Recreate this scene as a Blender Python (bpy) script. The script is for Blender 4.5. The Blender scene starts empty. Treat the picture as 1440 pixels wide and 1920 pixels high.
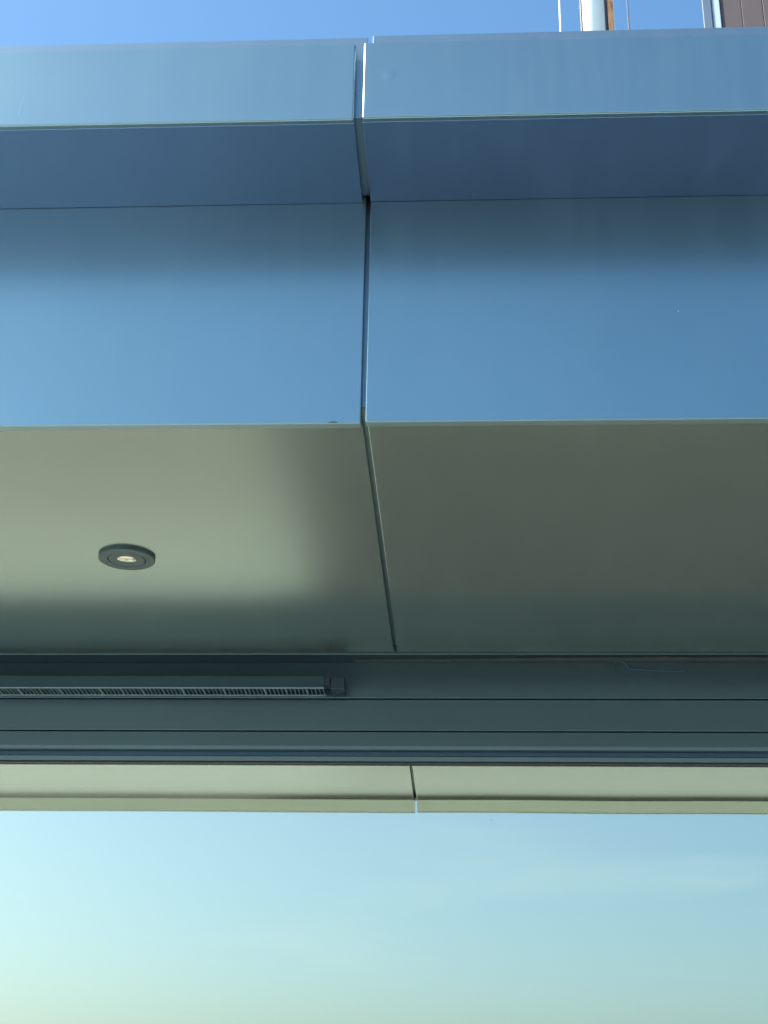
import bpy, bmesh, math, random
from mathutils import Vector, Matrix

random.seed(4)
S = bpy.context.scene
C = S.collection
EYE = 1.60                       # eye height; all z below are given above the eye

# ------------------------------------------------------------------ camera
cam_d = bpy.data.cameras.new('camera')
cam = bpy.data.objects.new('camera', cam_d)
C.objects.link(cam)
r = Vector((0.99860611, 0.05017968, 0.01636594))
u = Vector((0.00536647, -0.40499324, 0.91430393))
f = Vector((-0.05250757, 0.91294166, 0.40469801))
m = Matrix.Identity(4)
for i in range(3):
    m[i][0], m[i][1], m[i][2] = r[i], u[i], -f[i]
m[2][3] = EYE
cam.matrix_world = m
cam_d.sensor_width = 36.0
cam_d.lens = 36.0 * 2700 / 1920
cam_d.clip_start = 0.05
cam_d.clip_end = 3000
S.camera = cam

# ------------------------------------------------------------------ sky and sun
SUN = Vector((-0.735, -0.215, 0.643)).normalized()
W = bpy.data.worlds.new('World'); S.world = W; W.use_nodes = True
wt = W.node_tree
sky = wt.nodes.new('ShaderNodeTexSky'); sky.sky_type = 'NISHITA'; sky.sun_disc = False
sky.sun_elevation = math.asin(SUN.z)
sky.sun_rotation = math.atan2(SUN.x, SUN.y)
sky.air_density = 0.8; sky.dust_density = 3.2; sky.ozone_density = 9.0
wt.nodes['Background'].inputs['Strength'].default_value = 0.15
# a few thin wisps of cloud over the whole sky
wc = wt.nodes.new('ShaderNodeTexCoord'); wm = wt.nodes.new('ShaderNodeMapping'); wm.inputs['Scale'].default_value = (1.6, 1.6, 9.0); wm.inputs['Location'].default_value = (3.7, 1.2, 0.4)
wn = wt.nodes.new('ShaderNodeTexNoise'); wn.inputs['Scale'].default_value = 2.3; wn.inputs['Detail'].default_value = 5.0
wr = wt.nodes.new('ShaderNodeMapRange'); wr.interpolation_type = 'SMOOTHSTEP'
wr.inputs['From Min'].default_value = 0.54; wr.inputs['From Max'].default_value = 0.80; wr.inputs['To Max'].default_value = 0.16
wx = wt.nodes.new('ShaderNodeMix'); wx.data_type = 'RGBA'; wx.inputs['B'].default_value = (2.6, 3.3, 4.2, 1)
wt.links.new(wc.outputs['Generated'], wm.inputs['Vector']); wt.links.new(wm.outputs[0], wn.inputs['Vector'])
wt.links.new(wn.outputs['Fac'], wr.inputs['Value']); wt.links.new(wr.outputs[0], wx.inputs[0])
wt.links.new(sky.outputs[0], wx.inputs['A'])
# white balance of the sky light
wb = wt.nodes.new('ShaderNodeMix'); wb.data_type = 'RGBA'; wb.blend_type = 'MULTIPLY'; wb.inputs[0].default_value = 1.0
wb.inputs['B'].default_value = (0.90, 1.08, 0.93, 1)
wt.links.new(wx.outputs['Result'], wb.inputs['A'])
wt.links.new(wb.outputs['Result'], wt.nodes['Background'].inputs['Color'])

sd = bpy.data.lights.new('sun', 'SUN'); sd.energy = 3.7; sd.angle = math.radians(0.53)
sd.color = (1.0, 0.95, 0.87)
so = bpy.data.objects.new('sun', sd); C.objects.link(so)
so.rotation_euler = (-SUN).to_track_quat('-Z', 'Y').to_euler()
so.location = (-6, -3, 9)

S.view_settings.view_transform = 'Standard'; S.view_settings.look = 'None'
S.view_settings.exposure = 1.44; S.view_settings.gamma = 1.0
S.view_settings.use_curve_mapping = False
S.cycles.max_bounces = 10; S.cycles.glossy_bounces = 8; S.cycles.transparent_max_bounces = 12
S.cycles.use_denoising = True; S.cycles.sample_clamp_indirect = 6.0

# ------------------------------------------------------------------ materials
def mat(name):
    M = bpy.data.materials.new(name); M.use_nodes = True
    return M, M.node_tree, M.node_tree.nodes['Principled BSDF']

def node(nt, kind, **kw):
    n = nt.nodes.new(kind)
    for k, v in kw.items():
        if k in n.inputs.keys(): n.inputs[k].default_value = v
        else: setattr(n, k, v)
    return n

def painted_metal(name, col, rough, metallic, specks=0.0, peel=0.0, wave=0.025, dust=0.08):
    M, nt, b = mat(name)
    b.inputs['Metallic'].default_value = metallic
    tc = node(nt, 'ShaderNodeTexCoord')
    n1 = node(nt, 'ShaderNodeTexNoise', Scale=3.2, Detail=4.0, Roughness=0.55)
    n2 = node(nt, 'ShaderNodeTexNoise', Scale=900.0, Detail=2.0)
    nt.links.new(tc.outputs['Object'], n1.inputs['Vector']); nt.links.new(tc.outputs['Object'], n2.inputs['Vector'])
    # slight unevenness of the coating
    mx = node(nt, 'ShaderNodeMix', data_type='RGBA')
    mx.inputs['A'].default_value = (*[c*0.93 for c in col], 1); mx.inputs['B'].default_value = (*[min(1, c*1.07) for c in col], 1)
    nt.links.new(n1.outputs['Fac'], mx.inputs[0])
    out = mx.outputs['Result']
    # grain of the powder coat
    mg = node(nt, 'ShaderNodeMix', data_type='RGBA', blend_type='OVERLAY')
    mg.inputs[0].default_value = 0.0
    nt.links.new(out, mg.inputs['A']); nt.links.new(n2.outputs['Fac'], mg.inputs['B'])
    out = mg.outputs['Result']
    if specks > 0:
        vo = node(nt, 'ShaderNodeTexVoronoi', Scale=28.0); nt.links.new(tc.outputs['Object'], vo.inputs['Vector'])
        lt = node(nt, 'ShaderNodeMath', operation='LESS_THAN'); lt.inputs[1].default_value = 0.032
        sp = node(nt, 'ShaderNodeSeparateColor'); gt = node(nt, 'ShaderNodeMath', operation='GREATER_THAN'); gt.inputs[1].default_value = 1-specks
        mu = node(nt, 'ShaderNodeMath', operation='MULTIPLY')
        nt.links.new(vo.outputs['Distance'], lt.inputs[0]); nt.links.new(vo.outputs['Color'], sp.inputs[0])
        nt.links.new(sp.outputs[0], gt.inputs[0]); nt.links.new(lt.outputs[0], mu.inputs[0]); nt.links.new(gt.outputs[0], mu.inputs[1])
        ms = node(nt, 'ShaderNodeMix', data_type='RGBA'); ms.inputs['B'].default_value = (0.8, 0.82, 0.85, 1)
        nt.links.new(mu.outputs[0], ms.inputs[0]); nt.links.new(out, ms.inputs['A']); out = ms.outputs['Result']
    # thin uneven film of dust, drawn out along the run-off
    mp = node(nt, 'ShaderNodeMapping'); mp.inputs['Scale'].default_value = (26.0, 5.0, 2.2)
    n3 = node(nt, 'ShaderNodeTexNoise', Scale=1.0, Detail=6.0, Roughness=0.65)
    nt.links.new(tc.outputs['Object'], mp.inputs['Vector']); nt.links.new(mp.outputs[0], n3.inputs['Vector'])
    rd = node(nt, 'ShaderNodeMapRange'); rd.inputs['From Min'].default_value = 0.46; rd.inputs['From Max'].default_value = 0.78
    rd.inputs['To Max'].default_value = dust; nt.links.new(n3.outputs['Fac'], rd.inputs['Value'])
    mt = node(nt, 'ShaderNodeMath', operation='MULTIPLY_ADD'); mt.inputs[1].default_value = -metallic; mt.inputs[2].default_value = metallic
    nt.links.new(rd.outputs[0], mt.inputs[0]); nt.links.new(mt.outputs[0], b.inputs['Metallic'])
    nt.links.new(out, b.inputs['Base Color'])
    mr = node(nt, 'ShaderNodeMapRange'); mr.inputs['To Min'].default_value = rough*0.97; mr.inputs['To Max'].default_value = rough*1.06
    nt.links.new(n1.outputs['Fac'], mr.inputs['Value']); nt.links.new(mr.outputs[0], b.inputs['Roughness'])
    b1 = node(nt, 'ShaderNodeBump'); b1.inputs['Strength'].default_value = 1.0; b1.inputs['Distance'].default_value = wave*0.03
    b2 = node(nt, 'ShaderNodeBump'); b2.inputs['Strength'].default_value = peel; b2.inputs['Distance'].default_value = 0.0006
    nw = node(nt, 'ShaderNodeTexNoise', Scale=2.1, Detail=1.0); nt.links.new(tc.outputs['Object'], nw.inputs['Vector'])
    nt.links.new(nw.outputs['Fac'], b1.inputs['Height']); nt.links.new(n2.outputs['Fac'], b2.inputs['Height'])
    nt.links.new(b1.outputs[0], b2.inputs['Normal'])
    nt.links.new((b2 if peel > 0 else b1).outputs[0], b.inputs['Normal'])
    return M

def plain(name, col, rough=0.6, metallic=0.0, var=0.12, scale=30.0):
    M, nt, b = mat(name)
    tc = node(nt, 'ShaderNodeTexCoord'); n = node(nt, 'ShaderNodeTexNoise', Scale=scale, Detail=5.0)
    nt.links.new(tc.outputs['Object'], n.inputs['Vector'])
    mx = node(nt, 'ShaderNodeMix', data_type='RGBA')
    mx.inputs['A'].default_value = (*[c*(1-var) for c in col], 1); mx.inputs['B'].default_value = (*[min(1, c*(1+var)) for c in col], 1)
    nt.links.new(n.outputs['Fac'], mx.inputs[0]); nt.links.new(mx.outputs['Result'], b.inputs['Base Color'])
    b.inputs['Roughness'].default_value = rough; b.inputs['Metallic'].default_value = metallic
    return M

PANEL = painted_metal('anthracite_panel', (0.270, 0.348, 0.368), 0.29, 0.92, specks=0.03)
LIP = painted_metal('haze_tinted_underside', (0.22, 0.30, 0.46), 0.29, 0.92)  # panel paint made bluer: flare haze over the shaded underside put into the colour
SOFFIT = painted_metal('anthracite_soffit', (0.345, 0.395, 0.35), 0.20, 0.92, wave=0.012, dust=0.04)
BACK = painted_metal('backing_metal', (0.24, 0.30, 0.34), 0.35, 0.85)
FRAME = painted_metal('frame_coating', (0.092, 0.122, 0.127), 0.32, 0.6)
RING = painted_metal('ring_coating', (0.062, 0.078, 0.075), 0.38, 0.4)
DARKFRAME = painted_metal('dark_frame_coating', (0.05, 0.085, 0.115), 0.35, 0.4)
RUBBER = plain('rubber', (0.02, 0.022, 0.025), 0.5)
VOID = plain('cavity', (0.03, 0.03, 0.032), 0.9)
WHITE = plain('white_pole_paint', (0.80, 0.80, 0.78), 0.25, 0.0, 0.03)
ROD = plain('pale_rod', (0.72, 0.70, 0.68), 0.35, 0.3, 0.05)
GREYROD = plain('grey_rod', (0.10, 0.10, 0.12), 0.5, 0.2, 0.05)
HOOD = painted_metal('hood_coating', (0.042, 0.064, 0.07), 0.32, 0.6)
SLAT = plain('slat_coating', (0.27, 0.33, 0.33), 0.4, 0.5, 0.08)
CAP = plain('cap_plastic', (0.02, 0.03, 0.034), 0.4)
SEAL = plain('brown_sealant', (0.10, 0.088, 0.08), 0.45, 0.0, 0.3, 60.0)
MAUVE = plain('mauve_cladding', (0.055, 0.036, 0.036), 0.55, 0.0, 0.15, 14.0)
POST = plain('slate_post', (0.075, 0.095, 0.14), 0.5, 0.2, 0.06)
TRIM = plain('pale_trim', (0.30, 0.35, 0.42), 0.5, 0.0, 0.05)
ROOF = plain('roof_membrane', (0.16, 0.16, 0.17), 0.85)
WALLM = plain('interior_plaster', (0.35, 0.35, 0.34), 0.9)

# wood of the batten
WOOD, nt, b = mat('batten_wood')
tc = node(nt, 'ShaderNodeTexCoord'); mp = node(nt, 'ShaderNodeMapping'); mp.inputs['Scale'].default_value = (90, 90, 9)
wv = node(nt, 'ShaderNodeTexNoise', Scale=2.0, Detail=5.0, Distortion=1.5)
nt.links.new(tc.outputs['Object'], mp.inputs['Vector']); nt.links.new(mp.outputs[0], wv.inputs['Vector'])
cr = node(nt, 'ShaderNodeValToRGB')
cr.color_ramp.elements[0].position = 0.35; cr.color_ramp.elements[0].color = (0.42, 0.12, 0.04, 1)
cr.color_ramp.elements[1].position = 0.65; cr.color_ramp.elements[1].color = (0.85, 0.38, 0.16, 1)
nt.links.new(wv.outputs['Fac'], cr.inputs[0]); nt.links.new(cr.outputs[0], b.inputs['Base Color']); b.inputs['Roughness'].default_value = 0.5

# solar control glass: reflective green coating over a dark tinted pane
GLASS = bpy.data.materials.new('reflective_glass'); GLASS.use_nodes = True
nt = GLASS.node_tree; nt.nodes.remove(nt.nodes['Principled BSDF'])
gl = node(nt, 'ShaderNodeBsdfGlossy'); gl.inputs['Color'].default_value = (0.92, 0.76, 0.57, 1); gl.inputs['Roughness'].default_value = 0.0
tr = node(nt, 'ShaderNodeBsdfTransparent'); tr.inputs['Color'].default_value = (0.30, 0.38, 0.35, 1)
ms = node(nt, 'ShaderNodeMixShader'); ms.inputs[0].default_value = 0.85
tc = node(nt, 'ShaderNodeTexCoord'); nz = node(nt, 'ShaderNodeTexNoise', Scale=1.6, Detail=1.0)
bp = node(nt, 'ShaderNodeBump'); bp.inputs['Strength'].default_value = 1.0; bp.inputs['Distance'].default_value = 0.0006
nt.links.new(tc.outputs['Object'], nz.inputs['Vector']); nt.links.new(nz.outputs['Fac'], bp.inputs['Height']); nt.links.new(bp.outputs[0], gl.inputs['Normal'])
nt.links.new(tr.outputs[0], ms.inputs[1]); nt.links.new(gl.outputs[0], ms.inputs[2])
nt.links.new(ms.outputs[0], nt.nodes['Material Output'].inputs['Surface'])

# ------------------------------------------------------------------ helpers
def tag(o, label=None, cat=None, group=None, kind=None):
    for k, v in (('label', label), ('category', cat), ('group', group), ('kind', kind)):
        if v: o[k] = v
    return o

def empty(name, loc=(0, 0, 0)):
    o = bpy.data.objects.new(name, None); C.objects.link(o); o.location = (loc[0], loc[1], loc[2]); return o

def link(name, bm, M, parent=None, smooth=False):
    me = bpy.data.meshes.new(name); bmesh.ops.recalc_face_normals(bm, faces=bm.faces[:]); bm.to_mesh(me); bm.free()
    me.materials.append(M)
    if smooth:
        for p in me.polygons: p.use_smooth = True
    o = bpy.data.objects.new(name, me); C.objects.link(o)
    if parent is not None:
        o.parent = parent
        o.matrix_parent_inverse = Matrix.Translation(-Vector(parent.location))
    return o

def prism_bm(profile, x0, x1, bm=None, dz0=0.0, dz1=0.0):
    """profile of (y, z) above the eye, extruded from x0 to x1"""
    bm = bm or bmesh.new()
    a = [bm.verts.new((x0, y, z+EYE+dz0)) for y, z in profile]
    c = [bm.verts.new((x1, y, z+EYE+dz1)) for y, z in profile]
    n = len(profile)
    bm.faces.new(a); bm.faces.new(list(reversed(c)))
    for i in range(n):
        bm.faces.new((a[i], c[i], c[(i+1) % n], a[(i+1) % n]))
    return bm

def bevelled(bm, w, seg=3, keep=None):
    bmesh.ops.recalc_face_normals(bm, faces=bm.faces[:])
    bmesh.ops.bevel(bm, geom=[e for e in bm.edges if keep is None or not all(v.co.y > keep for v in e.verts)], offset=w, segments=seg, affect='EDGES', profile=0.5, clamp_overlap=True)
    return bm

def prism(name, profile, x0, x1, M, parent, bev=0.0, seg=3, dz0=0.0, dz1=0.0, keep=None):
    bm = prism_bm(profile, x0, x1, None, dz0, dz1)
    if bev: bevelled(bm, bev, seg, keep)
    o = link(name, bm, M, parent)
    if bev:
        me = o.data
        big = 0.0004
        for p in me.polygons: p.use_smooth = True
        wn = o.modifiers.new('normals', 'WEIGHTED_NORMAL'); wn.weight = 100; wn.keep_sharp = False
    return o

def box_profile(y0, y1, z0, z1): return [(y0, z0), (y1, z0), (y1, z1), (y0, z1)]

def tube(p0, p1, rad, n=20, bm=None, rad1=None):
    bm = bm or bmesh.new(); p0, p1 = Vector(p0), Vector(p1); d = (p1-p0).normalized()
    a = d.orthogonal().normalized(); c = d.cross(a); rad1 = rad if rad1 is None else rad1
    A = [bm.verts.new(p0+rad*(math.cos(t)*a+math.sin(t)*c)) for t in [2*math.pi*i/n for i in range(n)]]
    B = [bm.verts.new(p1+rad1*(math.cos(t)*a+math.sin(t)*c)) for t in [2*math.pi*i/n for i in range(n)]]
    for i in range(n): bm.faces.new((A[i], A[(i+1) % n], B[(i+1) % n], B[i]))
    bm.faces.new(list(reversed(A))); bm.faces.new(B)
    return bm

def lathe(profile, centre, n=64, cap0=False, cap1=False):
    bm = bmesh.new(); rings = []
    for rr, z in profile:
        rings.append([bm.verts.new((centre[0]+rr*math.cos(2*math.pi*i/n), centre[1]+rr*math.sin(2*math.pi*i/n), centre[2]+z)) for i in range(n)])
    for a, c in zip(rings, rings[1:]):
        for i in range(n): bm.faces.new((a[i], a[(i+1) % n], c[(i+1) % n], c[i]))
    if cap0: bm.faces.new(rings[0])
    if cap1: bm.faces.new(list(reversed(rings[-1])))
    return bm

# ------------------------------------------------------------------ ground
def sheet(name, x0, x1, y0, y1, z, M, n=1):
    bm = bmesh.new()
    vs = [bm.verts.new(p) for p in ((x0, y0, z), (x1, y0, z), (x1, y1, z), (x0, y1, z))]
    bm.faces.new(vs)
    return tag(link(name, bm, M), kind='structure')

GRASS = plain('lawn', (0.085, 0.12, 0.045), 0.9, 0, 0.35, 3.0)
PAVE = plain('pale_paving', (0.36, 0.46, 0.465), 0.8, 0, 0.10, 4.0)
DARKGROUND = plain('dark_reflection_ground', (0.032, 0.040, 0.050), 0.85, 0, 0.25, 40.0)
sheet('ground', -1500, 1500, -1500, 1500, -0.008, GRASS)
sheet('pavement', -40, 40, -32, 3.1, -0.004, PAVE)
GREYGROUND = plain('grey_reflection_ground', (0.25, 0.265, 0.275), 0.8, 0, 0.10, 6.0)
sheet('unseen_grey_ground', -40, 40, -1.9, 0.6, -0.002, GREYGROUND)  # unseen grey strip added to dim what the upper underside and soffit reflect
sheet('unseen_dark_ground', -1.02, 7.0, -6.0, 0.35, 0.002, DARKGROUND)  # unseen dark sheet added to darken the reflection in the right of the soffit

# ------------------------------------------------------------------ canopy
Y1, Y2, Y3 = 1.6274, 1.8266, 2.9510
Z1T, Z1B, Z2B, ZS = 1.4640, 1.3280, 0.9500, 0.9780
XL, XR = -3.2, 3.2
canopy = tag(empty('canopy', (0, 1.9, 2.5)), 'dark blue-grey metal canopy edge with stepped fascia and flat soffit above the glass', 'canopy')

def upper(x0, x1, dz):
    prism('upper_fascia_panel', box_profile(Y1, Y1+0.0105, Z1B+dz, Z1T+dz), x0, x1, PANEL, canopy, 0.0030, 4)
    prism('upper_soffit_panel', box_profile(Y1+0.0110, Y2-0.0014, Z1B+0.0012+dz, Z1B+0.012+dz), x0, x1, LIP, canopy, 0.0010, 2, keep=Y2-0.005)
upper(XL, -0.1464, 0.0); upper(-0.1348, XR, 0.0018)

def lower(x0, x1, dz, dy):
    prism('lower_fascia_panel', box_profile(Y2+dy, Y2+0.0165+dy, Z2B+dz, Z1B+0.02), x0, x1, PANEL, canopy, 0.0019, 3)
    # lip folded back up to the soffit
    prism('lip_return', [(Y2+0.0170, Z2B+0.0012+dz), (Y2+0.0590, ZS-0.0001), (Y2+0.0515, ZS-0.00005), (Y2+0.0515, ZS+0.006), (Y2+0.0170, ZS+0.006)], x0, x1, SOFFIT, canopy)
lower(XL, -0.1408, -0.0008, 0.0); lower(-0.1345, XR, 0.0008, -0.0004)

def soffit(x0, x1, dz):
    return prism('soffit_panel', box_profile(Y2+0.0525, Y3, ZS+dz, ZS+0.012+dz), x0, x1, SOFFIT, canopy, 0.0026, 4)
soffit(XL, -0.1428, 0.0); soffit(-0.1360, XR, 0.0)

# backing plate behind the upper panels, standing a little above them as a coping
def coping(x0, x1, z0, z1):
    bm = bmesh.new(); y0, y1 = Y1+0.0155, Y1+0.0195; zb = Z1B+0.0145
    V = [bm.verts.new(p) for p in ((x0, y0, zb+EYE), (x1, y0, zb+EYE), (x1, y0, z1+EYE), (x0, y0, z0+EYE),
                                   (x0, y1, zb+EYE), (x1, y1, zb+EYE), (x1, y1, z1+EYE), (x0, y1, z0+EYE))]
    for q in ((0, 1, 2, 3), (5, 4, 7, 6), (4, 0, 3, 7), (1, 5, 6, 2), (3, 2, 6, 7), (4, 5, 1, 0)): bm.faces.new([V[i] for i in q])
    bevelled(bm, 0.0008, 2)
    o = link('coping_plate', bm, BACK, canopy); return o
coping(XL, -0.1300, 1.4855, 1.4885); coping(-0.1232, XR, 1.4915, 1.4985)

# strips that close the joints from behind
prism('joint_backing', box_profile(Y1+0.0130, Y2-0.004, Z1B+0.0125, Z1B+0.0142), -0.175, -0.105, BACK, canopy)
prism('joint_backing', box_profile(Y2+0.0175, Y2+0.0195, ZS+0.0065, Z1B+0.018), -0.175, -0.105, BACK, canopy)
prism('joint_backing', box_profile(Y2+0.0200, Y2+0.0515, ZS+0.0066, ZS+0.0080), -0.160, -0.120, BACK, canopy)
prism('joint_backing', box_profile(Y2+0.0540, Y3+0.003, ZS+0.0170, ZS+0.0185), -0.175, -0.105, BACK, canopy)
# edge trim along the wall side of the soffit
prism('edge_trim', box_profile(Y3+0.0045, Y3+0.0085, ZS-0.0030, ZS+0.030), XL, XR, FRAME, canopy, 0.0012, 2)
prism('slot_bounce_plate', box_profile(Y3+0.009, 3.0995, ZS+0.045, ZS+0.047), XL, XR, SLAT, canopy)  # pale plate added inside the slot to bounce light onto the head rail
# hidden carcass that shuts the void
prism('carcass', box_profile(Y2+0.03, Y3-0.02, ZS+0.03, Z1B-0.02), XL+0.02, XR-0.02, VOID, canopy)

# roof deck behind the coping
roof = tag(link('roof_deck', prism_bm(box_profile(Y1+0.04, 16.0, Z1B+0.05, 1.45), XL, 9.0), ROOF), kind='structure')

# ------------------------------------------------------------------ glazed wall under the canopy
YF, YG = 3.085, 3.1292
wall = tag(empty('glazed_wall', (0, 3.1, 0)), 'tall reflective glass wall under the canopy with dark metal head frame', 'window')
prism('head_board', box_profile(3.100, 3.112, 0.9850, 1.16), XL, XR, FRAME, wall)
def rail(z0, z1, y=YF, M=FRAME, bev=0.0020, y1=3.10):
    return prism('head_rail', box_profile(y, y1, z0, z1), XL, XR, M, wall, bev, 3)
rail(0.9155, 0.9990)
rail(0.8418, 0.9128)
prism('head_rail', [(YF, 0.8070), (YF, 0.8385), (3.10, 0.8385), (3.10, 0.8004), (3.0888, 0.8004)], XL, XR, FRAME, wall, 0.0006, 2)
prism('rail_backing', box_profile(3.0985, 3.112, 0.80, 0.9849), XL, XR, DARKFRAME, wall)
prism('recess_rail', box_profile(3.1045, 3.118, 0.7905, 0.7995), XL, XR, DARKFRAME, wall, 0.0006, 2)
prism('glazing_bead', [(3.1065, 0.7880), (3.1065, 0.7900), (3.122, 0.7900), (3.122, 0.7800), (3.1110, 0.7800)], XL, XR, FRAME, wall, 0.0005, 2)
prism('gasket', [(3.117, 0.7768), (3.117, 0.7798), (3.1275, 0.7798), (3.1275, 0.7768)], XL, XR, RUBBER, wall, 0.0008, 2)
bm = prism_bm(box_profile(YG, YG+0.012, -1.55, 0.7840), XL, XR)
link('glass_pane', bm, GLASS, wall)
prism('sill', box_profile(3.09, 3.16, -1.60, -1.551), XL, XR, FRAME, wall, 0.002, 2)

# sealant bead above the rail, brown and loose on the right
def bead(x0, x1, z, y, h, amp, seed):
    rnd = random.Random(seed); bm = bmesh.new(); n = int((x1-x0)/0.02); prev = None
    for i in range(n+1):
        x = x0+(x1-x0)*i/n; e = min(1.0, i/35)
        hh = h*(0.5+0.5*e)*(1+rnd.uniform(-amp, amp)); zz = z+rnd.uniform(-amp, amp)*0.002
        ring = [bm.verts.new((x, y+dy, EYE+zz+dz*hh)) for dy, dz in ((0.004, -0.5), (-0.002, -0.45), (-0.0042, -0.2), (-0.0035, 0.02), (-0.0045, 0.25), (-0.002, 0.5), (0.004, 0.5))]
        if prev:
            for k in range(len(ring)-1): bm.faces.new((prev[k], ring[k], ring[k+1], prev[k+1]))
        prev = ring
    return link('sealant_bead', bm, SEAL, wall, True)
bead(-0.24, XR, 1.0025, 3.094, 0.026, 0.10, 2)
# curl of sealant that has peeled off
bm = bmesh.new(); prev = None; pts = []
for i in range(26):
    t = i/25
    if t < 0.5:
        a = math.pi*(1.15-1.3*t*2*0.75); pts.append((0.352+0.0165*math.cos(a), 3.080, 0.986+0.013*math.sin(a)))
    else:
        q = (t-0.5)*2; pts.append((0.368+0.13*q, 3.0835, 0.9845-0.0055*math.sin(q*2.2)-0.001*q))
for a, c in zip(pts, pts[1:]):
    tube((a[0], a[1], a[2]+EYE), (c[0], c[1], c[2]+EYE), 0.0011, 6, bm)
tag(link('loose_sealant_curl', bm, DARKFRAME, wall), 'thin loose curl of sealant peeling below the brown bead')

# ------------------------------------------------------------------ slot vent on the head rail
vent = tag(empty('slot_vent', (-0.9, 3.05, 2.5)), 'long slim slotted air vent with end cap on the dark window head, left', 'vent')
VX0, VX1 = -2.0, -0.297
VF, VB, VZ = 3.0205, 3.0842, 0.9200
prism('hood', box_profile(VF, VF+0.0022, VZ+0.0012, 0.9470), VX0, VX1-0.001, HOOD, vent, 0.0006, 2)
prism('hood_top', box_profile(VF+0.0024, VB, 0.9450, 0.9470), VX0, VX1-0.001, FRAME, vent)
prism('front_lip', box_profile(VF+0.0004, VF+0.0075, VZ-0.0006, VZ+0.0009), VX0, VX1-0.001, SLAT, vent, 0.0005, 2)
prism('rear_lip', box_profile(VB-0.0075, VB, VZ-0.0004, VZ+0.0012), VX0, VX1-0.001, SLAT, vent, 0.0004, 2)
prism('throat', box_profile(VF+0.006, VB-0.006, VZ+0.0080, VZ+0.0100), VX0, VX1-0.001, RUBBER, vent)
bm = bmesh.new(); x = VX1-0.004; k = 0
while x > VX0:
    w = 0.0040 if k % 10 == 4 else (0.0026 if k % 5 == 4 else 0.0011)
    w *= random.uniform(0.8, 1.25); prism_bm(box_profile(VF+0.0076, VB-0.0076, VZ-0.0002+random.uniform(-0.0004, 0.0004), VZ+0.004), x-w, x, bm); x -= (0.0089 if w < 0.002 else 0.0105)+random.uniform(-0.0003, 0.0003); k += 1
tag(link('slats', bm, SLAT, vent), kind='stuff')
prism('end_cap', box_profile(VF+0.004, VB, VZ-0.0015, 0.9460), VX1+0.0125, VX1+0.0430, CAP, vent, 0.0015, 3)
prism('end_clip', box_profile(VF-0.0015, VF+0.03, 0.9260, 0.9460), VX1-0.0005, VX1+0.0115, RUBBER, vent, 0.001, 2)

# ------------------------------------------------------------------ downlight
DC = (-0.6050, 2.4020, ZS+EYE)
dl = tag(empty('downlight', DC), 'round recessed spotlight with dark ring and pale lens in the soffit', 'light')
o = link('trim_ring', lathe([(0.0344, -0.0046), (0.0350, -0.0060), (0.0500, -0.0060), (0.0511, -0.0053), (0.0513, -0.0042), (0.0513, -0.0002), (0.0344, -0.0002)], DC), RING, dl)
o = link('gimbal_disc', lathe([(0.0172, -0.0046), (0.0176, -0.0058), (0.0324, -0.0058), (0.0329, -0.0052), (0.0329, -0.0010), (0.0176, -0.0010)], DC), RING, dl)
link('shadow_gap', lathe([(0.0325, -0.0030), (0.0349, -0.0030)], DC), RUBBER, dl)
LENS, nt, b = mat('lens_reflector')
tc = node(nt, 'ShaderNodeTexCoord'); vz = node(nt, 'ShaderNodeTexVoronoi', Scale=140.0); nt.links.new(tc.outputs['Object'], vz.inputs['Vector'])
cr = node(nt, 'ShaderNodeValToRGB'); cr.color_ramp.elements[0].color = (0.98, 0.95, 0.85, 1); cr.color_ramp.elements[1].color = (0.80, 0.72, 0.52, 1)
nt.links.new(vz.outputs['Distance'], cr.inputs[0]); nt.links.new(cr.outputs[0], b.inputs['Base Color'])
b.inputs['Roughness'].default_value = 0.12; b.inputs['Metallic'].default_value = 0.85
bm = bmesh.new(); n = 14; top = bm.verts.new((DC[0], DC[1], DC[2]-0.0064)); rings = []
for j, (rr, z) in enumerate(((0.006, -0.0070), (0.0115, -0.0064), (0.0171, -0.0052))):
    rings.append([bm.verts.new((DC[0]+rr*math.cos(2*math.pi*(i+j*0.5)/n), DC[1]+rr*math.sin(2*math.pi*(i+j*0.5)/n), DC[2]+z)) for i in range(n)])
for i in range(n): bm.faces.new((top, rings[0][i], rings[0][(i+1) % n]))
for a, c in zip(rings, rings[1:]):
    for i in range(n):
        bm.faces.new((a[i], c[i], a[(i+1) % n])); bm.faces.new((c[i], c[(i+1) % n], a[(i+1) % n]))
link('lens', bm, LENS, dl)

# ------------------------------------------------------------------ pole and rods on the roof
PY = 1.86
RZ = 1.45
mast = tag(empty('roof_pole', (0.2255, PY, RZ+EYE)), 'short white tube standing above the canopy edge beside a brown batten', 'pole')
link('tube', tube((0.2255, PY, RZ+EYE), (0.2252, PY, 2.6+EYE), 0.0186, 40), WHITE, mast, True)
link('seam_strip', bevelled(prism_bm(box_profile(PY-0.002, PY+0.012, RZ+0.001, 2.58), 0.2040, 0.2064), 0.0005, 1), SEAL, mast)
bt = tag(empty('wooden_batten', (0.2535, PY, RZ+EYE)), 'narrow reddish brown wooden batten to the right of the white tube', 'batten')
link('batten_face', bevelled(prism_bm(box_profile(PY-0.004, PY+0.012, RZ, 2.55), 0.2488, 0.2572), 0.0006, 2), WOOD, bt)
link('edge_strip', bevelled(prism_bm(box_profile(PY-0.001, PY+0.010, RZ+0.235, 2.55), 0.2576, 0.2602), 0.0004, 1), ROD, bt)
link('shadow_strip', bevelled(prism_bm(box_profile(PY+0.001, PY+0.012, RZ, 2.55), 0.2446, 0.2484), 0.0004, 1), POST, bt)

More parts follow.
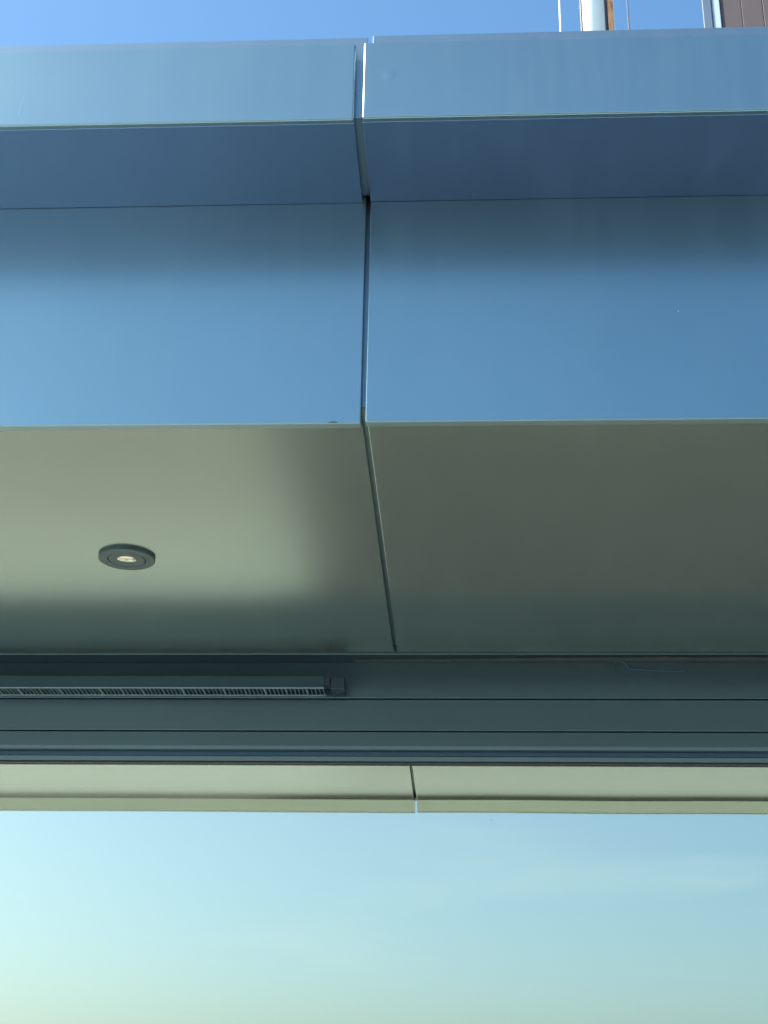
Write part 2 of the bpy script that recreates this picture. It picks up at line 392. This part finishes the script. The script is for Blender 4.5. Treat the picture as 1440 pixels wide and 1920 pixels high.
for xx, rad, M, lab in ((0.1785, 0.0021, ROD, 'thin bright white rod left of the white tube above the canopy'), (0.2955, 0.0014, GREYROD, 'very thin grey rod right of the brown batten above the canopy')):
    o = tag(link('thin_rod', tube((xx, 1.95, RZ+EYE), (xx+0.001, 1.95, 2.5+EYE), rad, 10), M), lab, 'rod', 'thin rods standing above the canopy edge')

# ------------------------------------------------------------------ set-back upper storey, top right
us = tag(empty('upper_storey', (1.950, 8.97, RZ+EYE)), 'mauve clad upper storey with slate corner post at the right edge above the canopy', 'building')
def ubox(name, x0, x1, y0, y1, z0, z1, M, bev=0.004):
    bm = prism_bm(box_profile(y0, y1, z0, z1), x0, x1)
    return link(name, bevelled(bm, bev, 2) if bev else bm, M, us)
ubox('wall_core', 2.04, 6.9, 9.03, 12.0, RZ, 12.0, POST, 0)
ubox('corner_post', 1.950, 2.0215, 8.97, 9.20, RZ, 12.0, POST, 0.006)
ubox('corner_trim', 2.0235, 2.0845, 8.985, 9.10, RZ, 12.0, TRIM, 0.005)
x = 2.088
while x < 6.8:
    ubox('cladding_board', x, x+0.157, 9.005, 9.028, RZ, 12.0, MAUVE, 0.003); x += 0.161
ubox('roof_cap', 1.93, 6.92, 8.95, 12.02, 12.003, 12.10, TRIM, 0.01)
us.rotation_euler = (0, 0, math.radians(-15))

# ------------------------------------------------------------------ room behind the glass
def room(name, pts, faces, M):
    bm = bmesh.new(); V = [bm.verts.new(p) for p in pts]
    for q in faces: bm.faces.new([V[i] for i in q])
    return tag(link(name, bm, M), kind='structure')
room('interior_floor', [(-3.2, 3.16, 0.004), (3.2, 3.16, 0.004), (3.2, 8, 0.004), (-3.2, 8, 0.004)], [(0, 1, 2, 3)], WALLM)
room('interior_wall', [(-3.2, 3.17, 0), (-3.2, 8, 0), (3.2, 8, 0), (3.2, 3.17, 0), (-3.2, 3.17, 2.9), (-3.2, 8, 2.9), (3.2, 8, 2.9), (3.2, 3.17, 2.9)],
     [(0, 1, 5, 4), (1, 2, 6, 5), (2, 3, 7, 6)], WALLM)
room('interior_ceiling', [(-3.2, 3.115, 2.78), (3.2, 3.115, 2.78), (3.2, 8, 2.78), (-3.2, 8, 2.78)], [(0, 1, 2, 3)], WALLM)

# ------------------------------------------------------------------ small marks on the metal
CHIP = plain('bare_scratch', (0.42, 0.45, 0.50), 0.4, 0.3, 0.05)
def mark(name, x, z, dx, dz, w, y=Y1):
    """hairline scratch standing a hair proud of the upper fascia"""
    bm = bmesh.new(); a = Vector((x, y-0.00012, z+EYE)); b_ = Vector((x+dx, y-0.00012, z+dz+EYE))
    n = (b_-a).normalized().cross(Vector((0, 1, 0)))*w*0.5
    q = [a-n*0.3, b_-n, b_+n, a+n*0.3]
    V = [bm.verts.new(p) for p in q]+[bm.verts.new(p+Vector((0, 0.0001, 0))) for p in q]
    for k in ((0, 1, 2, 3), (7, 6, 5, 4), (0, 4, 5, 1), (1, 5, 6, 2), (2, 6, 7, 3), (3, 7, 4, 0)): bm.faces.new([V[i] for i in k])
    return link(name, bm, CHIP, canopy)
mark('scratch', -0.6215, 1.4030, -0.0075, -0.0560, 0.0005)
mark('scratch', -0.6125, 1.4280, -0.0040, -0.0230, 0.0003)
for x, z, sz in ((-0.6505, 1.4120, 0.0011), (-0.6465, 1.4075, 0.0009), (-0.6440, 1.4090, 0.0012), (-0.6130, 1.4125, 0.0010), (-0.5790, 1.3960, 0.0010), (-0.5740, 1.3905, 0.0009)):
    mark('paint_chip', x, z, sz, sz*0.8, sz)
# shallow round dimple near the joint on the right-hand panel
bm = lathe([(0.0001, 0.00026), (0.003, 0.00024), (0.006, 0.00017), (0.0085, 0.00007), (0.0105, 0.0)], (0, 0, 0), 40, True)
bmesh.ops.transform(bm, matrix=Matrix.Translation((-0.0975, Y1, 1.4040+EYE)) @ Matrix.Rotation(math.radians(90), 4, 'X'), verts=bm.verts[:])
link('dimple', bm, PANEL, canopy, True)

# a flake of dirt on the lower edge and a few specks dried on the glass
bm = bmesh.new(); pts = [(-0.1880, 0.9498), (-0.184, 0.9515), (-0.180, 0.9522), (-0.176, 0.9512), (-0.1730, 0.9498), (-0.18, 0.9492)]
a = [bm.verts.new((x, Y2-0.0001, z+EYE)) for x, z in pts]; c = [bm.verts.new((x, Y2-0.0009, z+EYE)) for x, z in pts]
bm.faces.new(c); n = len(a)
for i in range(n): bm.faces.new((a[i], a[(i+1) % n], c[(i+1) % n], c[i]))
link('dirt_flake', bm, SEAL, canopy)
bm = bmesh.new(); rnd = random.Random(9)
for i in range(16):
    x = 0.075+rnd.uniform(-0.016, 0.016); z = 0.645+rnd.gauss(0, 0.012); rr = rnd.uniform(0.0003, 0.0006)
    bmesh.ops.create_icosphere(bm, subdivisions=1, radius=rr, matrix=Matrix.Translation((x, YG-0.0001, z+EYE)) @ Matrix.Diagonal((1, 0.3, rnd.uniform(0.8, 1.6), 1)))
tag(link('dirt_specks', bm, VOID, wall), kind='stuff')
